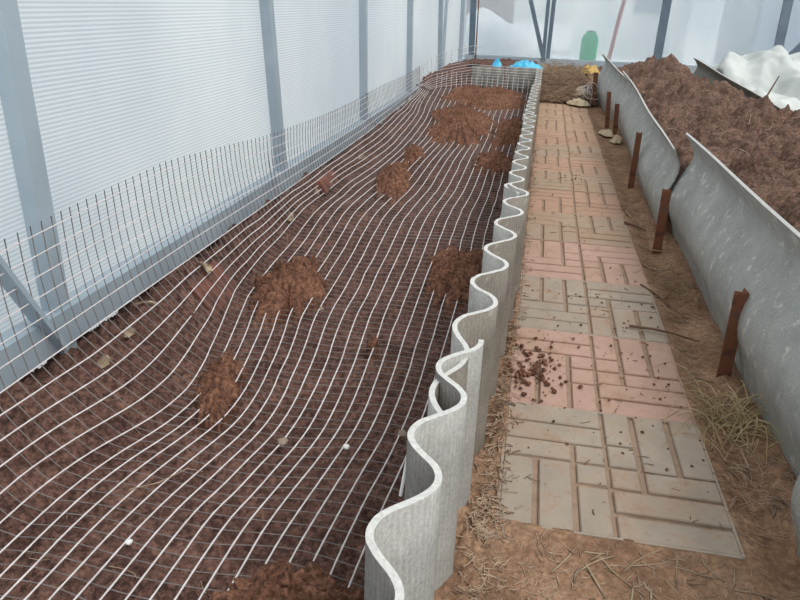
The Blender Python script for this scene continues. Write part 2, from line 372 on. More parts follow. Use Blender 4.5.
def netting(name, y0, y1, label, dz=0., dx=0., kink=0.):
    root = empty(name, (-.6, (y0 + y1) / 2, float(bed_smooth(-.6, (y0 + y1) / 2))))
    tag(root, label, 'wire netting', 'sheets of wire netting lining the sunken bed')
    L = root.location
    n = int(round((y1 - y0) / .037)); NI = NW + NBK + NF
    P = np.zeros((NI + 1, n + 1, 3))
    for j in range(n + 1):
        y = y0 + (y1 - y0) * j / n
        for i in range(NI + 1):
            x, z = net_pt(i, y)
            e = 1 - min(1, min(j, n - j) / 3)
            yy = y + .012 * float(vnoise(i * .25, j * .4, 95)) + (.012 * math.sin(i * .55) if i > NW else 0)
            v = yy - 6.44
            if v > 0 and i > NW + NBK: z += v * .9; yy = 6.44 + v * .3   # bent up against the end boards
            P[i, j] = (x + dx + kink * e, yy, z + dz + kink * e * .4)
    P -= np.array(L)
    a = MB(); b = MB()
    for i in range(NI + 1):
        # fill in points between the knots
        Q = P[i]
        if y1 > 6.5 and i <= NW + NBK: Q = Q[:int((6.28 - y0) / .037)]
        mid = (Q[:-1] + Q[1:]) / 2; R = np.empty((2 * len(Q) - 1, 3)); R[0::2] = Q; R[1::2] = mid
        rad = np.full(len(R), .0017); rad[0::2] = .0021
        if i < NW: rad *= .8
        a.tube(R, rad, 5)
    for j in range(n + 1):
        Q = P[:, j]
        if y1 > 6.5 and y0 + (y1 - y0) * j / n > 6.27: Q = Q[NW + NBK:]
        mid = (Q[:-1] + Q[1:]) / 2 - np.array([0, 0, .0012]); R = np.empty((2 * len(Q) - 1, 3)); R[0::2] = Q - np.array([0, 0, .0012]); R[1::2] = mid
        tip = R[0] + (R[0] - R[1]) * 1.1
        R = np.vstack([tip[None], R]); rr = np.full(len(R), .00105); rr[:2 * NW + 4] = .0014; b.tube(R, rr, 5, up=(0, 1, 0))
    o1 = a.build('lengthwise_strands', M_wire, root, True); o1['label'] = 'thicker lengthwise strands coloured white as lit'
    o2 = b.build('crosswise_strands', M_wire_shaded, root, True); o2['label'] = 'thinner crosswise strands coloured grey as shaded'
netting('wire_netting', .46, 2.717, 'nearest sheet of white wire netting draped over the left bank and bed')
netting('wire_netting', 2.68, 4.456, 'middle sheet of wire netting, overlapping the nearest one')
netting('wire_netting', 4.419, 6.565, 'farthest lengthwise sheet of wire netting, under the far soil spreads')
def corner_netting():
    root = empty('wire_netting', (-.6, 6.5, .1)); tag(root, 'short piece of wire netting turning the back left corner along the end boards', 'wire netting', 'sheets of wire netting lining the sunken bed')
    L = np.array(root.location); a = MB(); b = MB(); K = NW + NBK + 1; cols = 27; P = np.zeros((K, cols, 3)); ze = [.45, .40, .355, .315, .29, .268, .245, .222, .2, .175, .15, .125]
    for i in range(K):
        x, z = net_pt(i, 6.26); z += .01
        A = np.array([x, 6.26, z]); C_ = np.array([-.62, 6.555, ze[i]]); B = np.array([x + .04, 6.56 - .01 * i, (z + ze[i]) / 2]); D = np.array([-.07, 6.565, ze[i] - .01])
        for k in range(cols):
            if k <= 11: t = k / 11; p = A * (1 - t) ** 2 + B * 2 * t * (1 - t) + C_ * t * t
            else: p = C_ + (D - C_) * (k - 11) / (cols - 12)
            P[i, k] = p + np.array([.006 * math.sin(k * 1.3 + i), 0, .006 * float(vnoise(i * .6, k * .5, 97))]) - L
    for i in range(K):
        Q = P[i] if i > 3 else P[i, :14 - i]
        a.tube(Q, .0016, 5)
    for k in range(cols): b.tube(P[(0 if k < 11 else min(4, k - 10)):, k], .0011, 5, up=(0, 1, 0))
    o1 = a.build('lengthwise_strands', M_wire, root, True); o1['label'] = 'thicker lengthwise strands coloured white as lit'
    o2 = b.build('crosswise_strands', M_wire_shaded, root, True); o2['label'] = 'thinner crosswise strands coloured grey as shaded'
corner_netting()

# ------------------------------------------------------------------ corrugated cement edging, left of the path
def edging(name, y0, y1, R0, pitch, xc, amp, top, mat, mat2, label, group, bottom=-.21, jag=.0015, thick=.0085):
    n = int((y1 - y0) / .005); ys = np.linspace(y0, y1, n + 1)
    def cx(y):
        s = np.cos(2 * PI * (y - R0) / pitch)
        return interp(y, xc[0], xc[1]) + (amp if np.isscalar(amp) else interp(y, amp[0], amp[1])) * s * (1.12 - .12 * s * s)
    x = cx(ys); dxy = np.gradient(x, ys); nn = np.stack([np.ones_like(ys), -dxy], 1); nn /= np.linalg.norm(nn, axis=1)[:, None]
    zt = interp(ys, top[0], top[1]) + jag * vnoise(ys * 90, ys * 0, 7)
    zl = [0, .3, .6, .85, 1]
    V = []
    for side in (1, -1):
        for t in zl:
            z = bottom + (zt - bottom) * t
            V.append(np.stack([x + nn[:, 0] * side * thick / 2, ys + nn[:, 1] * side * thick / 2, z], 1))
    V = np.vstack(V); N = n + 1; k = len(zl); F = []; FM = []
    for s in (0, 1):
        for r in range(k - 1):
            for i in range(n):
                a = (s * k + r) * N + i; q = (a, a + 1, a + 1 + N, a + N)
                F.append(q if s == 0 else q[::-1]); FM.append(0 if s == 0 else 2)
    for i in range(n):
        a = (k - 1) * N + i; b = (2 * k - 1) * N + i; F.append((a, a + 1, b + 1, b)); FM.append(1)
        a = i; b = k * N + i; F.append((a, b, b + 1, a + 1)); FM.append(0)
    for r in range(k - 1):
        for e, fl_ in ((0, 0), (n, 1)):
            a = r * N + e; b = (k + r) * N + e; q = (a, a + N, b + N, b); F.append(q if fl_ == 0 else q[::-1]); FM.append(1)
    mid = (float(x[n // 2]), float(ys[n // 2]), 0.)
    o = mesh(name, V, F, [mat, M_edge, mat2], fm=FM, loc=mid); tag(o, label, 'corrugated sheet', group)
    # keep the cut edge crisp
    for p in o.data.polygons:
        if p.material_index == 1: p.use_smooth = False
    return o
GE = 'corrugated cement sheets edging the path on its left'
edging('corrugated_sheet', .22, 1.012, .641, .18, ([.2, .6, .9, 1.1], [-.115, -.0935, -.079, -.072]), .0255, ([.2, 1.1], [.305, .306]), M_as1, M_as5, 'pale clean corrugated cement sheet nearest the camera in the left path edging', GE)
edging('corrugated_sheet', .80, 2.10, 1.167, .205, ([.7, .95, 1.13, 1.98, 2.1], [-.088, -.088, -.068, -.033, -.030]), ([.8, 1.0, 1.12, 2.1], [.017, .018, .028, .028]), ([.8, .95, 1.1, 2.1], [.292, .296, .305, .305]), M_as2, M_as1, 'weathered brownish corrugated sheet, second from the camera in the left path edging', GE)
edging('corrugated_sheet', 2.02, 3.72, 2.20, .182, ([2, 2.2, 3.7], [-.056, -.046, -.034]), .023, ([2, 3.7], [.296, .288]), M_as2, M_as1, 'grey corrugated sheet third from the camera in the left path edging', GE)
edging('corrugated_sheet', 3.64, 5.26, 3.75, .185, ([3.6, 5.3], [-.046, -.036]), .022, ([3.6, 5.3], [.29, .285]), M_as2, M_as1, 'light grey corrugated sheet fourth from the camera in the left path edging', GE)
edging('corrugated_sheet', 5.2, 6.62, 5.3, .19, ([5.2, 6.6], [-.026, -.03]), .022, ([5.2, 6.6], [.282, .285]), M_as2, M_as1, 'farthest corrugated sheet of the left path edging, beside the dead weeds', GE)
# end boards closing the left bed
def endboard(x0, x1, y, top, label, ph):
    n = int((x1 - x0) / .006); xs = np.linspace(x0, x1, n + 1); yv = y + .016 * np.cos((xs + ph) * 2 * PI / .09)
    V = []
    for s in (-1, 1):
        for z in (-.05, top):
            V.append(np.stack([xs, yv + s * .004, np.full(n + 1, z) + (z > 0) * .006 * vnoise(xs * 8, xs * 0, 4)], 1))
    V = np.vstack(V); N = n + 1; F = []; FM = []
    for i in range(n):
        F += [(i, i + 1, N + i + 1, N + i), (2 * N + i, 3 * N + i, 3 * N + i + 1, 2 * N + i + 1), (N + i, N + i + 1, 3 * N + i + 1, 3 * N + i), (i, 2 * N + i, 2 * N + i + 1, i + 1)]; FM += [0, 0, 1, 0]
    F += [(0, N, 3 * N, 2 * N), (n, 2 * N + n, 3 * N + n, N + n)]; FM += [0, 0]
    o = mesh('corrugated_sheet', V, F, [M_as4, M_as2], fm=FM, loc=((x0 + x1) / 2, y, 0.)); tag(o, label, 'corrugated sheet', 'dark corrugated sheets closing the far end of the left bed')
endboard(-.62, -.335, 6.60, .275, 'dark corrugated sheet closing the bed end, left one beside the black cloth', 0)
endboard(-.325, -.055, 6.61, .285, 'dark corrugated sheet closing the bed end, right one touching the path edging', .03)

# ------------------------------------------------------------------ corrugated sheets along the right bed
PROF = [(.075, -.14), (.048, -.03), (.028, .05), (.006, .105), (0, .15), (.008, .195), (.034, .25), (.056, .295), (.06, .33), (.046, .36), (.028, .385), (.016, .402)]
def smooth_prof(P, n):
    P = np.array(P); t = np.arange(len(P)); T = np.linspace(0, len(P) - 1, n)
    def cr(v):
        out = []
        for q in T:
            i = min(int(q), len(P) - 2); f = q - i
            p0 = v[max(i - 1, 0)]; p1 = v[i]; p2 = v[i + 1]; p3 = v[min(i + 2, len(P) - 1)]
            out.append(.5 * (2 * p1 + (p2 - p0) * f + (2 * p0 - 5 * p1 + 4 * p2 - p3) * f * f + (3 * p1 - p0 - 3 * p2 + p3) * f ** 3))
        return np.array(out)
    return np.stack([cr(P[:, 0]), cr(P[:, 1])], 1)
def sidesheet(y0, y1, near, far, label, mat=M_as3, group='corrugated cement sheets holding the right bed', prof=PROF, mirror=1):
    """near/far: (x shift, z shift, z scale) of the profile"""
    pr = smooth_prof(prof, 44); K = len(pr)
    T = np.gradient(pr, axis=0); T /= np.linalg.norm(T, axis=1)[:, None]; Nn = np.stack([T[:, 1], -T[:, 0]], 1)
    ys = np.linspace(y0, y1, int((y1 - y0) / .03) + 2); V = []
    th = .007
    for y in ys:
        t = (y - y0) / (y1 - y0); sx, sz, sc = [near[k] + (far[k] - near[k]) * t for k in range(3)]; am = np.interp(t, [0, .15, 1], [near[3] if len(near) > 3 else 1, 1, 1])
        sx += .006 * math.sin(y * 3.1)
        for s in (-1, 1):
            q = pr + Nn * s * th / 2
            V.append(np.stack([sx + am * q[:, 0], np.full(K, y) + .004 * vnoise(q[:, 1] * 30, q[:, 1] * 0, 3), sz + q[:, 1] * sc], 1))
    V = np.vstack(V); F = []; FM = []; R = len(ys)
    for r in range(R - 1):
        a0 = r * 2 * K; b0 = (r + 1) * 2 * K
        for k in range(K - 1):
            F += [(a0 + k, a0 + k + 1, b0 + k + 1, b0 + k), (a0 + K + k, b0 + K + k, b0 + K + k + 1, a0 + K + k + 1)]; FM += [0, 0]
        F.append((a0 + K - 1, a0 + 2 * K - 1, b0 + 2 * K - 1, b0 + K - 1)); FM.append(1)
        F.append((a0, b0, b0 + K, a0 + K)); FM.append(0)
    for r, fl_ in ((0, 0), (R - 1, 1)):
        a0 = r * 2 * K
        for k in range(K - 1):
            q = (a0 + k, a0 + K + k, a0 + K + k + 1, a0 + k + 1); F.append(q if fl_ == 0 else q[::-1]); FM.append(0)
    o = mesh('corrugated_sheet', V, F, [mat, M_edge], fm=FM, loc=((near[0] + far[0]) / 2, (y0 + y1) / 2, 0.)); tag(o, label, 'corrugated sheet', group)
    for p in o.data.polygons:
        if p.material_index == 1: p.use_smooth = False
sidesheet(.30, .985, (.45, -.02, 1), (.452, -.02, 1.), 'corrugated sheet cut off by the right edge of the photo, nearest the camera')
sidesheet(.80, 2.73, (.512, .0, 1.03), (.514, .0, .97), 'long blue-grey corrugated sheet on the right with the nearest rusty stake before it')
sidesheet(2.70, 5.40, (.483, -.03, .91, .66), (.546, .008, .95), 'blue-grey corrugated sheet right of the path, middle one with a curled near edge')
sidesheet(5.16, 6.75, (.572, -.012, .89), (.470, .02, 1.02), 'farthest corrugated sheet of the right bed, rising behind the pair of stakes')
# far side of the right bed
sidesheet(2.2, 6.95, (1.22, -.08, .9), (1.285, .03, .96), 'dark grey corrugated sheet on the far side of the right bed by the white film', mat=M_as4, group='corrugated sheet behind the right bed')

# ------------------------------------------------------------------ rusty stakes
def stake(x, y, h, w, tx, ty, rz, label):
    b = MB(); t = .004
    prof = [(-w / 2, 0), (w / 2, 0), (w / 2, w * .7), (w / 2 - t, w * .7), (w / 2 - t, t), (-w / 2, t)]
    V = []; zs = [-.12, 0, h * .5, h]
    for z in zs:
        for i, (u, v) in enumerate(prof):
            zz = z + (.004 * ((i % 3) - 1) if z == h else 0)
            k = max(z, 0) / h
            X = u * math.cos(rz) - v * math.sin(rz) + tx * k; Y = u * math.sin(rz) + v * math.cos(rz) + ty * k
            V.append((X, Y, zz))
    n = len(prof); F = [tuple(reversed(range(n))), tuple(range(3 * n, 4 * n))]
    for r in range(3):
        for i in range(n): F.append((r * n + i, r * n + (i + 1) % n, (r + 1) * n + (i + 1) % n, (r + 1) * n + i))
    b.add(V, F); o = b.build('rusty_stake', M_rust); o.location = (x, y, 0); tag(o, label, 'stake', 'rusty angle iron stakes along the right bed')
stake(.500, 1.585, .215, .034, -.003, .005, .25, 'rusty angle iron stake nearest the camera, before the longest sheet')
stake(.470, 2.511, .225, .031, -.004, .005, .15, 'rusty stake at the curled joint of two sheets, second from the camera')
stake(.478, 3.49, .262, .028, -.002, 0, .1, 'rusty stake third from the camera, standing alone before the middle sheet')
stake(.520, 4.96, .212, .030, -.012, 0, .2, 'nearer of the close pair of rusty stakes far down the path')
stake(.500, 5.36, .245, .030, -.02, 0, .1, 'farther of the close pair of rusty stakes far down the path')
stake(.462, 6.5, .28, .04, -.01, 0, .1, 'dark rusty stake at the far end, beside the wire tangle')

# ------------------------------------------------------------------ paving slabs
PAT = [(.012, .835, .489, .985), (.012, .67, .489, .815), (.012, .52, .33, .65), (.355, .52, .489, .65),
       (.511, .70, .64, .985), (.511, .52, .64, .68), (.67, .511, .82, .985), (.85, .511, .988, .985),
       (.012, .015, .15, .495), (.18, .015, .325, .495), (.355, .015, .489, .33), (.355, .36, .489, .495),
       (.511, .015, .988, .155), (.511, .185, .988, .325), (.67, .355, .988, .495), (.511, .355, .64, .495)]
S = .394
def slab(k, y0, mat, flip, label):
    b = MB(); sx = S / 2; bot = -.035
    b.box((0, 0, (bot + .003) / 2), (S, S - .004, .003 - bot), m=1)
    # raised rim
    for (u0, v0, u1, v1) in PAT:
        if flip & 1: u0, u1 = 1 - u1, 1 - u0
        if flip & 2: v0, v1 = 1 - v1, 1 - v0
        hh = .0085 + random.uniform(-.001, .001)
        b.box(((u0 + u1) / 2 * S - sx, (v0 + v1) / 2 * S - sx, .002 + hh / 2 - .001), ((u1 - u0) * S, (v1 - v0) * S, hh), bev=.0022, m=0)
    for (cx, cy, dx, dy) in ((0, -.5, 1, .012), (0, .5, 1, .012), (-.5, 0, .012, 1), (.5, 0, .012, 1)):
        b.box((cx * (S - .005), cy * (S - .009), .001), (dx * S, dy * (S - .004), .014), m=0)
    o = b.build('paving_slab', [mat, M_joint]); o.location = (S / 2 + random.uniform(-.003, .003), y0 + S / 2, .0 + random.uniform(-.002, .002))
    o.rotation_euler = (random.uniform(-.006, .006), random.uniform(-.006, .006), random.uniform(-.008, .008))
    tag(o, label, 'paving slab', 'square paving slabs of the path')
ORD = ['first', 'second', 'third', 'fourth', 'fifth', 'sixth', 'seventh', 'eighth', 'ninth', 'tenth', 'eleventh', 'twelfth', 'thirteenth', 'last']
cols = [('grey', M_grey), ('pink', M_pink), ('grey', M_grey), ('pink', M_pink), ('grey', M_grey2), ('pink', M_pink2), ('grey', M_grey2), ('pink', M_pink2)] + [('dusty grey', M_grey2), ('dusty pink', M_pink2), ('sand-covered', M_dust), ('sand-covered', M_dust), ('sand-covered', M_dust), ('sand-covered', M_dust)]
for k, (cn, m) in enumerate(cols):
    if k == 0: lb = 'grey patterned paving slab at the near end of the path'
    elif k == 1: lb = 'pink patterned paving slab with soil crumbs on it, nearest pink one'
    elif k == 13: lb = 'sand-covered paving slab at the far end of the path by the weeds'
    else: lb = '%s block-patterned paving slab, %s along the path from the camera' % (cn, ORD[k])
    slab(k, .942 + k * .3915, m, [0, 3, 2, 1, 0, 3, 1, 2, 0, 3, 1, 0, 2, 1][k], lb)

# ------------------------------------------------------------------ loose stuff
def sticks(name, pts, mat, label, cat, lmin, lmax, w, zf, up=.4, curl=.3):
    b = MB()
    for (x, y) in pts:
        L = random.uniform(lmin, lmax); a = random.uniform(0, 2 * PI); e = random.uniform(-.05, up)
        ww = w * random.uniform(.5, 1.3); z = float(zf(x, y)) + ww * .6
        d = np.array([math.cos(a) * math.cos(e), math.sin(a) * math.cos(e), abs(math.sin(e)) * .6])
        s = np.array([-d[1], d[0], 0]) * random.uniform(-curl, curl) * L
        P = [np.array([x, y, z]) + d * L * t + s * t * (1 - t) * 2 for t in (-.5, -.17, .17, .5)]
        P = [p + np.array([0, 0, max(0, float(zf(p[0], p[1])) + ww * .5 - p[2])]) for p in P]
        b.tube(P, ww, 4)
    o = b.build(name, mat, smooth=True); tag(o, label, cat, kind='stuff'); return o
def verge_top(x, y):
    if -.002 < x < .396 and .93 < y < 6.41: return .012
    return verge_z(x, y)
pts = []
for _ in range(1500):
    y = random.uniform(.9, 1.0) if random.random() < .05 else .75 + 3.6 * random.random() ** 1.3
    pts.append((random.gauss(-.012, .017), y))
pts = [p for p in pts if p[0] > -.055]
sticks('straw_litter', pts, M_straw, 'pale straw litter lying between the corrugated edging and the slabs', 'straw', .006, .03, .0011, verge_top, .3)
pts = [(random.uniform(.0, .5), random.uniform(.72, .93)) for _ in range(380)] + [(random.uniform(.40, .55), 1.0 + 4.5 * random.random() ** 1.2) for _ in range(1100)]
sticks('straw_litter', pts, M_straw, 'dry straw and bits scattered on the bare earth right of the slabs', 'straw', .005, .03, .0009, verge_top, .3)
pts = [(random.uniform(0.0, .39), 1.0 + 5 * random.random() ** 1.2) for _ in range(240)]
sticks('plant_bits', pts, M_twig, 'tiny dark plant bits strewn over the paving slabs', 'plant bits', .004, .022, .0008, lambda x, y: .0115, .05)
pts = [(random.uniform(-1.02, -.15), .6 + 4.5 * random.random()) for _ in range(160)]
sticks('plant_bits', pts, M_straw, 'thin pale root bits lying in the sunken bed soil', 'plant bits', .012, .05, .0007, bed_z, .5, .8)
pts = [(random.uniform(.62, 1.25), 1.0 + 5.8 * random.random()) for _ in range(300)]
sticks('plant_bits', pts, M_straw, 'pale stalk bits lying in the heaped soil on the right', 'plant bits', .015, .07, .0012, right_z, .5, .6)
pts = [(random.uniform(.08, .52), random.uniform(.78, .92)) for _ in range(26)] + [(random.uniform(.42, .5), random.uniform(1., 2.4)) for _ in range(14)]
sticks('long_straws', pts, M_chip, 'longer pale straws and splinters on the earth around the front grey slab', 'straw', .03, .09, .0018, verge_top, .1, .2)
# earth crumbs on slabs
def lump(b, c, r, seed, m=0, sq=.7, n=(5, 7)):
    P, K = n; V = []
    for i in range(P):
        ph = PI * i / (P - 1)
        for k in range(K):
            th = 2 * PI * k / K; q = r * (1 + .45 * (random.random() - .5)) if 0 < i < P - 1 else r
            V.append((c[0] + q * math.sin(ph) * math.cos(th), c[1] + q * math.sin(ph) * math.sin(th), c[2] + q * math.cos(ph) * sq))
    b.add(V, [(i * K + k, (i + 1) * K + k, (i + 1) * K + (k + 1) % K, i * K + (k + 1) % K) for i in range(P - 1) for k in range(K)], m)
b = MB()
for _ in range(330):
    t = random.random()
    if t < .45: x, y = random.gauss(.05, .035), random.gauss(1.50, .07)
    elif t < .75: x, y = random.uniform(.0, .39), random.uniform(1.1, 2.0)
    else: x, y = random.uniform(.0, .39), random.uniform(1.1, 6)
    if y > 3.5 and random.random() < .5: x, y = random.gauss(.2, .04), random.gauss(3.55, .04)
    if x < -.01 or x > .4: continue
    r = random.uniform(.0012, .005) * (1.3 if t < .45 else .8); lump(b, (x, y, .0115 + r * .4), r, 0)
o = b.build('soil_crumbs', M_mound, smooth=True); tag(o, 'small dark crumbs of soil spilled over the path slabs', 'soil', kind='stuff')

# dry grass clump at the right bed foot
def tuft(name, c, n, L, sx, sy, mat, label, cat, r=.0013, flat=.5, zf=verge_top, kind=None, sp=1.):
    b = MB()
    for _ in range(n):
        x = c[0] + random.gauss(0, sx); y = c[1] + random.gauss(0, sy); z = float(zf(x, y))
        a = random.uniform(0, 2 * PI); l = L * random.uniform(.4, 1.2); h = l * random.uniform(.1, flat)
        P = []
        a2 = a + random.uniform(-1.2, 1.2) * sp
        px, py = x, y
        for t in np.linspace(0, 1, 7):
            an = a + (a2 - a) * t; 
            P.append((px, py, z + h * math.sin(PI * min(1, t * 1.1)) ** .8 * (1 if t < .95 else .8) + .001))
            px += math.cos(an) * l / 6; py += math.sin(an) * l / 6
        b.tube(P, [r * (1 - .6 * t) for t in np.linspace(0, 1, 7)], 4)
    loc = (c[0], c[1], 0.); o = b.build(name, mat, smooth=True, loc=loc); tag(o, label, cat, kind=kind); return o
tuft('dry_grass', (.475, 1.36), 85, .13, .03, .06, M_grass, 'clump of dry yellowish grass at the foot of the nearest stake', 'dry grass', .0014, .5)
tuft('dry_grass', (.475, 1.16), 60, .08, .03, .05, M_straw, 'brown withered grass lying on the earth beside the front grey slab', 'dry grass', .001, .3)
tuft('dry_grass', (.475, 2.20), 70, .08, .03, .07, M_weed, 'grey tangle of dry grass between the two nearest stakes', 'dry grass', .001, .35)
# dead weed heap at the end of the path
def heap_z(x, y):
    return .02 + .19 * np.clip(1 - ((np.asarray(x) - .20) / .34) ** 4, 0, 1) * np.clip((np.asarray(y) - 6.5) / .45, 0, 1) ** .7 * np.clip((8.1 - np.asarray(y)) / .5, 0, 1) + .03 * fbm(np.asarray(x) * 12, np.asarray(y) * 10, 120, 3)
V, F = field(heap_z, -.055, .50, .008, yrows(6.47, 8.1, 1, .012, .012))
hr = empty('weed_heap', (.2, 7.1, 0)); tag(hr, 'heap of dead weeds and earth at the far end of the path', 'weed heap')
V = np.array(V) - np.array(hr.location); mesh('earth_base', V, F, M_rsoil, hr)
b = MB()
for _ in range(700):
    x = random.uniform(-.05, .45); y = 6.45 + 1.2 * random.random() ** 1.5; z = float(heap_z(x, y)) + random.uniform(0, .02)
    a = random.uniform(0, 2 * PI); l = random.uniform(.03, .16); dz = random.uniform(-.4, .6) * l; cu = random.uniform(-.3, .3) * l
    P = [(x + math.cos(a) * l * t - math.sin(a) * cu * t * (1 - t) * 4, y + math.sin(a) * l * t * .6, z + dz * t + abs(cu) * t * (1 - t) * 3) for t in (0, .25, .5, .75, 1)]
    P = [(min(max(p[0], -.06), .5), p[1], max(p[2], .0)) for p in P]
    b.tube(P, random.uniform(.0012, .003), 4)
o = b.build('dead_stalks', M_weed, hr, True, None); o.data.transform(Matrix.Translation(-Vector(hr.location))); o['kind'] = 'stuff'

# crumpled things
def crumple(name, c, rx, ry, h, mat, label, cat, seed, group=None, fold=1., n=48, zf=None, rz=0, thick=.004, cone=1.5):
    rr = np.linspace(0, 1, n)[:, None]; K = n * 2; th = np.linspace(0, 2 * PI, K, endpoint=False)[None]
    edge = 1 + .6 * vnoise(np.cos(th) * 2 + seed, np.sin(th) * 2, seed)
    lx = rr * np.cos(th) * rx * edge; ly = rr * np.sin(th) * ry * edge
    X = lx * math.cos(rz) - ly * math.sin(rz); Y = lx * math.sin(rz) + ly * math.cos(rz)
    s = min(rx, ry)
    ridg = 1 - 2 * np.abs(fbm(X / s * 1.0 + 3, Y / s * 1.0, seed + 2, 3)); ridg2 = 1 - 2 * np.abs(vnoise(X / s * 3.5, Y / s * 3.5 + 4, seed + 5))
    Z = h * np.clip(1 - rr ** cone, 0, 1) * (.45 + .65 * ridg * fold) + h * .22 * ridg2 * fold * np.clip((1 - rr) * 3 + .2, 0, 1)
    g0 = zf(X + c[0], Y + c[1]) - c[2] if zf else 0
    Z = np.maximum(Z, .004) + g0 + .002
    V = np.stack([X, Y, Z], -1).reshape(-1, 3)
    F = [(i * K + k, (i + 1) * K + k, (i + 1) * K + (k + 1) % K, i * K + (k + 1) % K) for i in range(n - 1) for k in range(K)]
    o = mesh(name, V, F, mat); o.location = c
    md = o.modifiers.new('thickness', 'SOLIDIFY'); md.thickness = thick; md.offset = 1
    tag(o, label, cat, group); return o
crumple('cloth_rag', (.33, 6.36, .0), .10, .10, .055, M_sack, 'crumpled beige cloth rag lying where the path ends at the weed heap', 'rag', 5, zf=lambda x, y: np.full(np.shape(x), .02), rz=.5)
crumple('cloth_rag', (.35, 6.62, .06), .075, .07, .07, M_sack, 'smaller beige cloth scrap higher up on the weed heap', 'rag', 9, zf=lambda x, y: np.full(np.shape(x), .065))
crumple('yellow_bag', (.45, 7.3, .20), .085, .09, .085, M_yel, 'crumpled yellowish plastic bag on top of the weed heap', 'bag', 15)
crumple('cloth_rag', (.475, 5.02, .0), .055, .10, .03, M_sack, 'dirty beige rag at the foot of the close pair of stakes', 'rag', 25)
crumple('cloth_rag', (.511, 4.72, .0), .035, .06, .04, M_sack, 'small balled beige rag just in front of the close pair of stakes', 'rag', 35)
crumple('blue_bag', (-.42, 6.86, .255), .055, .08, .06, M_blue, 'small crumpled blue plastic bag behind the end boards, left one', 'bag', 45, 'blue plastic bags behind the bed end')
crumple('blue_bag', (-.16, 6.90, .25), .15, .10, .06, M_blue, 'long crumpled blue plastic bag behind the end boards, beside the path edging', 'bag', 55, 'blue plastic bags behind the bed end')
crumple('black_cloth', (-.61, 6.72, .25), .065, .06, .04, M_black, 'crumpled black cloth on the left end of the end boards', 'cloth', 65)
# the earth under the bags is the raised ground behind the boards
# pale tangle of wire by the far stake
b = MB()
for k in range(9):
    cx, cy, cz = .40 + random.uniform(-.05, .04), 6.5 + random.uniform(-.05, .08), .13 + random.uniform(-.05, .04); r = random.uniform(.025, .05); ax = random.uniform(-1, 1)
    P = [(cx + r * math.cos(t) + ax * .01 * t, cy + r * .8 * math.sin(t) * math.sin(ax), cz + r * math.sin(t)) for t in np.linspace(0, 5.4, 16)]
    b.tube(P, .0028, 5)
b.tube([(.42, 6.5, .2), (.44, 6.49, .12), (.435, 6.48, .05), (.44, 6.47, .0)], .003, 5)
o = b.build('wire_tangle', M_wire, smooth=True, loc=(.41, 6.5, 0)); tag(o, 'tangled loops of pale wire beside the farthest stake', 'wire')

# white film over the ground behind the right bed
def facet(x, y, sd):
    ix = np.floor(x); iy = np.floor(y); fx = x - ix; fy = y - iy
    a = _h(ix, iy, sd); b = _h(ix + 1, iy, sd); c = _h(ix, iy + 1, sd); d = _h(ix + 1, iy + 1, sd)
    return np.where(fx + fy < 1, a + (b - a) * fx + (c - a) * fy, d + (c - d) * (1 - fx) + (b - d) * (1 - fy)) - .5
def film_z(x, y):
    x = np.asarray(x, float); y = np.asarray(y, float)
    x = x + .06 * vnoise(x * 5, y * 3, 160); y = y + .12 * vnoise(x * 4 + 7, y * 3, 161)
    base = .14 * np.clip((x - 1.25) * 5, 0, 1)
    z = base + gau(x, y, 1.74, 6.1, .22, .5, .33) + gau(x, y, 1.44, 6.3, .16, .5, .27) + gau(x, y, 2.35, 6.8, .35, .6, .23) + gau(x, y, 2.0, 6.5, .3, .5, .06) + gau(x, y, 1.7, 5.0, .5, .5, .13)
    z = z + .22 * np.clip(z * 5, 0, 1) * facet(x * 4 + y, y * 2.2 - x, 140) + .12 * facet(x * 8 - y * 2, y * 5 + x * 3, 145) + .05 * facet(x * 17 + y * 5, y * 10 - x * 4, 149)
    return z + .03
V, F = field(film_z, 1.37, 2.95, .012, yrows(3.6, 7.4, 1, .02, .02))
o = mesh('plastic_film', V, F, M_film, loc=(2.0, 5.6, 0.)); tag(o, 'crumpled heap of white plastic film behind the right bed', 'plastic film')
o.modifiers.new('thickness', 'SOLIDIFY').thickness = .003

# single sticks, stones, chips
def twig(name, P, r, mat, label, cat='twig', group=None):
    b = MB(); b.tube(P, [r * (1 - .5 * i / (len(P) - 1)) for i in range(len(P))], 6)
    o = b.build(name, mat, smooth=True, loc=tuple(map(float, P[0]))); tag(o, label, cat, group)
GT = 'twigs lying beside the path'
twig('twig', [(.30, 1.79, .017), (.36, 1.78, .02), (.41, 1.77, .018), (.45, 1.76, .012), (.475, 1.755, .01)], .0038, M_twig, 'dark twig reaching from the third slab onto the bare earth', group=GT)
twig('twig', [(.37, 2.13, .012), (.41, 2.05, .012), (.44, 1.97, .008), (.47, 1.9, .008)], .003, M_twig, 'thin bent twig on the earth beside the fourth slab', group=GT)
twig('twig', [(.385, 2.82, .013), (.42, 2.78, .014), (.455, 2.74, .012)], .005, M_twig, 'short dark twig on the slab edge near the second stake', group=GT)
twig('twig', [(.41, 2.53, .012), (.45, 2.5, .01), (.50, 2.49, .01)], .003, M_straw, 'pale stick lying across the foot of the second stake', group=GT)
twig('twig', [(.40, 3.05, .012), (.41, 2.95, .015), (.425, 2.86, .012)], .0035, M_straw, 'pale curved stick beside the path before the third stake', group=GT)
twig('twig', [(.44, 1.31, .012), (.455, 1.25, .02), (.462, 1.205, .01)], .003, M_straw, 'straight pale stick beside the front grey slab', group=GT)
twig('stick', [(1.20, 4.25, .36), (1.235, 4.28, .43), (1.262, 4.3, .489)], .006, M_twig, 'thin stick standing up from the heaped soil before the white film', 'stick')
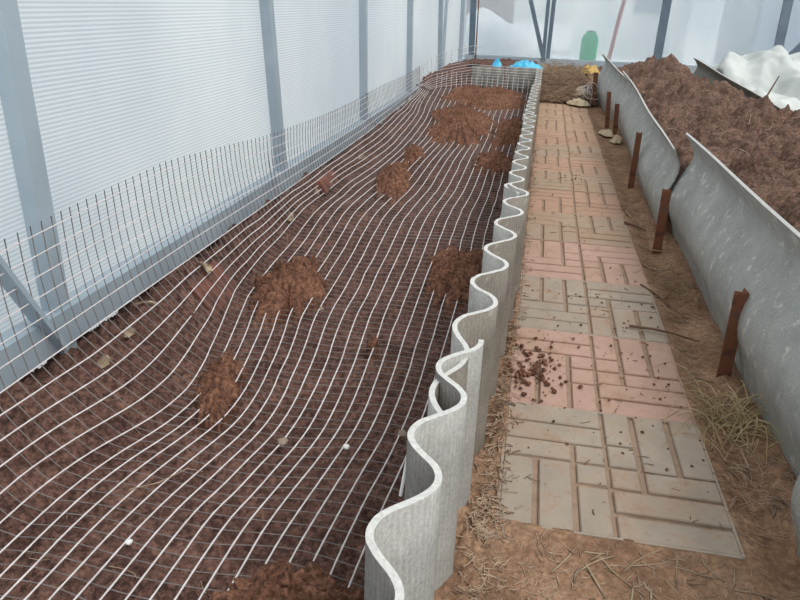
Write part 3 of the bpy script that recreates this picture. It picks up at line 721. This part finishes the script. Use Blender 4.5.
def stone(name, c, r, mat, label, cat, seed, sq=.6, group=None):
    random.seed(seed); b = MB(); lump(b, (0, 0, r * sq * .7), r, 0, sq=sq, n=(7, 10)); o = b.build(name, mat, smooth=True); o.location = c; tag(o, label, cat, group)
bz = lambda x, y, d=.008: (x, y, float(bed_smooth(x, y)) + d)
stone('stone', bz(-.494, 1.275), .014, M_stone, 'rounded grey-brown stone in the bed soil left of the white crumb', 'stone', 1)
stone('stone', bz(-.232, 1.36), .012, M_stone, 'small stone in the bed close to the corrugated edging', 'stone', 3)
stone('foam_crumb', bz(-.345, 1.285, .012), .008, M_white, 'white foam crumb lying on the netting in mid bed', 'crumb', 2)
stone('foam_crumb', bz(-.655, .90, .012), .007, M_white, 'tiny white crumb on the netting at lower left', 'crumb', 4)
stone('foam_crumb', bz(-.62, 1.985, .012), .009, M_stone, 'small pale crumb just in front of the tall left mound', 'crumb', 5)
random.seed(77)
# scraps on the left bank
def scrap(c, d, e, label, mat=M_chip):
    b = MB(); n = 7
    V = []; 
    for s in (0, 1):
        for k in range(n):
            a = 2 * PI * k / n; q = random.uniform(.7, 1.1)
            V.append((math.cos(a) * d[0] / 2 * q, math.sin(a) * d[1] / 2 * q, s * d[2] + .15 * d[0] * math.cos(2 * a)))
    b.add(V, [tuple(reversed(range(n))), tuple(range(n, 2 * n))] + [(k, (k + 1) % n, n + (k + 1) % n, n + k) for k in range(n)])
    o = b.build('bark_scrap', mat); o.location = c; o.rotation_euler = e; tag(o, label, 'scrap', 'pale scraps on the left bank')
sc = lambda x, y, d=.012: (x, y, float(bed_z(x, y)) + d)
scrap(sc(-.985, 1.93), (.035, .075, .006), (.2, .5, .9), 'torn pale bark scrap on the bank above the near reddish brick')
scrap(sc(-1.0, 1.50), (.03, .05, .006), (.3, .6, .3), 'pale scrap on the bank midway between first post and brick')
scrap(sc(-.99, 1.37), (.028, .045, .012), (.9, .5, .2), 'pale lump below the first wall post')
scrap(sc(-1.01, 1.62), (.02, .06, .005), (.1, .6, 2.2), 'thin pale scrap close under the wall rail')
scrap(sc(-.985, 2.72), (.03, .06, .01), (.5, .6, .2), 'pale scrap on the bank under the second wall post')
scrap(sc(-.97, 3.9), (.035, .05, .01), (.8, .6, .1), 'pale scrap on the bank under the third wall post')
scrap(sc(-.99, 3.12), (.03, .07, .01), (.5, .6, .5), 'pale scrap on the bank beside the farther reddish brick')
def brick(c, d, e, label):
    b = MB(); b.box((0, 0, 0), d, bev=.006); o = b.build('clay_brick', M_brick); o.location = c; o.rotation_euler = e; tag(o, label, 'brick', 'reddish bricks in the left bank')
brick((-.985, 1.93, -.088), (.07, .22, .12), (.05, -.62, .06), 'reddish clay brick sunk in the left bank beside the tall mound')
brick((-1.0, 3.25, -.045), (.08, .26, .07), (0, -.5, .05), 'reddish clay brick high on the left bank between second and third posts')
# pale bent wire between bed and near edging
twig('bent_wire', [(-.165, .98, .0), (-.16, 1.0, .06), (-.155, 1.03, .085), (-.128, 1.03, .09)], .0035, M_white, 'bent white wire end between the netting and nearest edging', 'wire')
twig('straw_stalk', [(-.735, 1.035, float(bed_smooth(-.735, 1.035)) + .02), (-.69, 1.07, float(bed_smooth(-.69, 1.07)) + .022), (-.65, 1.12, float(bed_smooth(-.65, 1.12)) + .03), (-.62, 1.13, float(bed_smooth(-.62, 1.13)) + .02)], .0014, M_straw, 'long pale straw stalk lying over the netting at lower left', 'straw')

# ------------------------------------------------------------------ greenhouse frame and walls
XL = -1.125
TOP = 1.9
def wall_root(name, V, F, mat):
    o = mesh(name, V, F, mat, smooth=False); tag(o, kind='structure'); return o
b = MB(); b.box((XL, 5.0, TOP / 2 - .02), (.006, 10.9, TOP + .04)); wl = b.build('wall_left', M_poly); tag(wl, kind='structure')
def part(name, b, parent, mat=M_post, label=None):
    o = b.build(name, mat, parent)
    if label: o['label'] = label
    return o
for (yt, yb, w) in ((1.362, 1.372, .052), (2.845, 2.96, .05), (4.43, 4.49, .052), (6.0, 6.1, .06), (7.75, 7.95, .07), (9.78, 9.85, .16)):
    b = MB(); k = (yt - yb) / .78
    b.bar((XL + .026, yb - k * .05, -.08), (XL + .026, yb + k * TOP, TOP), w, .04, up=(1, 0, 0)) 
    part('post', b, wl)
b = MB(); b.bar((XL + .02, 8.15, .05), (XL + .02, 8.3, TOP), .05, .03, up=(1, 0, 0)); part('post', b, wl)
b = MB(); b.bar((XL + .030, .3, .04), (XL + .030, 10.32, .04), .054, .088); part('base_rail', b, wl)
b = MB(); b.bar((XL + .064, 1.315, .005), (XL + .064, 1.05, .49), .012, .042, up=(1, 0, 0)); part('brace', b, wl, label='diagonal brace')
# end wall
YB = 10.36
b = MB(); b.box((1.3, YB + .05, TOP / 2 - .02), (4.9, .006, TOP + .04)); wb = b.build('wall_back', M_polyb); tag(wb, kind='structure')
for (xa, za, xb_, zb, w) in ((1.489, TOP, 1.482, -.05, .11), (-.045, TOP, -.01, -.05, .05), (.05, TOP, .045, -.05, .055), (2.93, TOP, 2.955, -.05, .11), (-1.06, TOP, -1.0, -.05, .08)):
    b = MB(); b.bar((xa, YB, za), (xb_, YB, zb), .04, w, up=(1, 0, 0)); part('post', b, wb, M_post2)
for (xa, za, xb_, zb, w) in ((-.62, TOP, .0, .09, .055), (3.72, 1.1, 3.0, .14, .09)):
    b = MB(); b.bar((xa, YB - .02, za), (xb_, YB - .02, zb), .04, w, up=(1, 0, 0)); part('brace', b, wb, M_post2)
b = MB(); b.bar((-1.1, YB, .07), (3.75, YB, .07), .05, .11); part('base_rail', b, wb)
b = MB(); b.bar((-.94, YB - .03, -.02), (-.97, YB - .03, TOP), .015, .015, up=(1, 0, 0)); part('rod', b, wb, M_rust, 'thin rusty rod')
# ------------------------------------------------------------------ outside, seen through the cloudy walls
M_snow = noisy('snow', [(.3, (.80, .83, .88, 1)), (.7, (.88, .9, .93, 1))], 3, .8, 0)
M_shed = noisy('shed_boards', [(.3, lin(146, 138, 138)), (.7, lin(184, 176, 174))], 3, .9, 0, scl=(12, 1, .3))
M_pale = noisy('pale_render', [(.3, lin(232, 238, 238)), (.7, lin(245, 248, 248))], 1, .9, 0)
M_slate = noisy('blue_grey_render', [(.3, lin(158, 172, 186)), (.7, lin(178, 192, 204))], 1, .9, 0)
M_green = noisy('green_paint', [(.3, lin(0, 205, 140)), (.7, lin(0, 220, 155))], 2, .6, 0)
M_redp = noisy('red_paint', [(.3, lin(190, 70, 75)), (.7, lin(205, 90, 92))], 2, .6, 0)
b = MB(); b.box((-15.6, 10, -.12), (29, 60, .1)); b.box((18.8, 10, -.12), (30, 60, .1)); b.box((1.35, 25.45, -.12), (4.9, 30, .1)); b.box((1.35, -20, -.12), (4.9, 39, .1)); o = b.build('ground_outside', M_snow); tag(o, kind='structure')
b = MB(); b.box((-1.2, 13.2, 1.0), (1.2, .12, 2.2))
rs = MB(); rs.bar((-1.9, 13.2, 2.15), (-.5, 13.2, 2.15), .5, .06)
sh = empty('wooden_shed', (-1.05, 13.2, -.07)); tag(sh, 'grey wooden shed blurred behind the left part of the end wall', 'shed')
for nm, q, mm in (('wall', b, M_shed), ('roof', rs, M_slate)):
    o = q.build(nm, mm, sh); o.data.transform(Matrix.Translation(-Vector(sh.location)))
V, F = field(lambda x, y: -.08 + .78 * np.exp(-((x + .95) / .75) ** 2 - ((y - 11.6) / .55) ** 2) + .12 * fbm(x * 3, y * 3, 200, 3) * np.exp(-((x + .7) / 1.) ** 2 - ((y - 11.6) / .6) ** 2), -2.4, .9, .06, yrows(10.55, 12.7, 1, .06, .06))
o = mesh('snow_bank', V, F, M_snow, loc=(-.7, 11.6, -.08)); tag(o, 'white snow bank blurred behind the end wall above the blue bags', 'snow bank')
b = MB(); b.tube([(0, 0, 0), (0, 0, .03), (0, 0, .25), (0, 0, .46), (0, 0, .5), (0, 0, .56)], [.10, .115, .115, .115, .09, .05], 20); o = b.build('green_barrel', M_green, smooth=True); o.location = (.60, 10.75, -.07); tag(o, 'green barrel standing blurred behind the end wall beyond the yellow bag', 'barrel')
b = MB(); b.tube([(.89, 10.95, -.07), (.96, 10.95, .6), (1.14, 10.95, 1.9)], .028, 8); o = b.build('red_pole', M_redp, smooth=True, loc=(.89, 10.95, -.07)); tag(o, 'slanting red pole blurred behind the end wall left of the wide post', 'pole')
hb = empty('pale_house', (1.0, 14.5, -.07)); tag(hb, 'pale house wall blurred behind the middle of the end wall', 'house')
b = MB(); b.box((1.2, 0, 1.4), (3.5, .2, 2.9)); b.build('wall', M_pale, hb)
b = MB(); b.box((.75, -.12, 1.15), (.45, .04, .7)); b.build('window', M_slate, hb)
hb = empty('blue_grey_house', (4.6, 13.6, -.07)); tag(hb, 'blue-grey house wall blurred behind the right part of the end wall', 'house')
b = MB(); b.box((.55, 0, 1.4), (3.4, .2, 2.9)); b.build('wall', M_slate, hb)
b = MB(); b.box((-2.0, -.02, 1.3), (.5, .2, 2.7)); b.build('corner_panel', M_pale, hb)

# ------------------------------------------------------------------ light
w = bpy.data.worlds.new('sky'); scene.world = w; w.use_nodes = True; nt = w.node_tree
bg = nt.nodes['Background']
tc = nt.nodes.new('ShaderNodeTexCoord'); sp = nt.nodes.new('ShaderNodeSeparateXYZ'); nt.links.new(tc.outputs['Generated'], sp.inputs[0])
c = ramp(nt, sp.outputs['Z'], [(.0, (.86, .91, .93, 1)), (.35, (.94, .97, .98, 1)), (1, (1.0, 1.0, 1.0, 1))])
nt.links.new(c, bg.inputs[0]); bg.inputs[1].default_value = .95
sd = bpy.data.lights.new('sun', 'SUN'); sd.energy = 1.7; sd.angle = math.radians(22); sd.color = (1, .97, .93)
so = bpy.data.objects.new('sun', sd); C.objects.link(so); so.rotation_euler = (math.radians(22), math.radians(30), 0)

# ------------------------------------------------------------------ camera
cd = bpy.data.cameras.new('camera'); co = bpy.data.objects.new('camera', cd); C.objects.link(co)
cd.sensor_width = 36; cd.lens = 700 / 800 * 36; cd.clip_start = .01; cd.clip_end = 200
R = Matrix(((0.98047072, -0.10700699, 0.16500507), (0.19372587, 0.3809942, -0.90405404), (0.03387413, 0.91836426, 0.39428368)))
co.matrix_world = Matrix.Translation((0, 0, .8)) @ R.to_4x4()
scene.camera = co
vs = scene.view_settings; vs.view_transform = 'Standard'; vs.look = 'None'; vs.gamma = 1; vs.use_curve_mapping = False; vs.exposure = 0.1
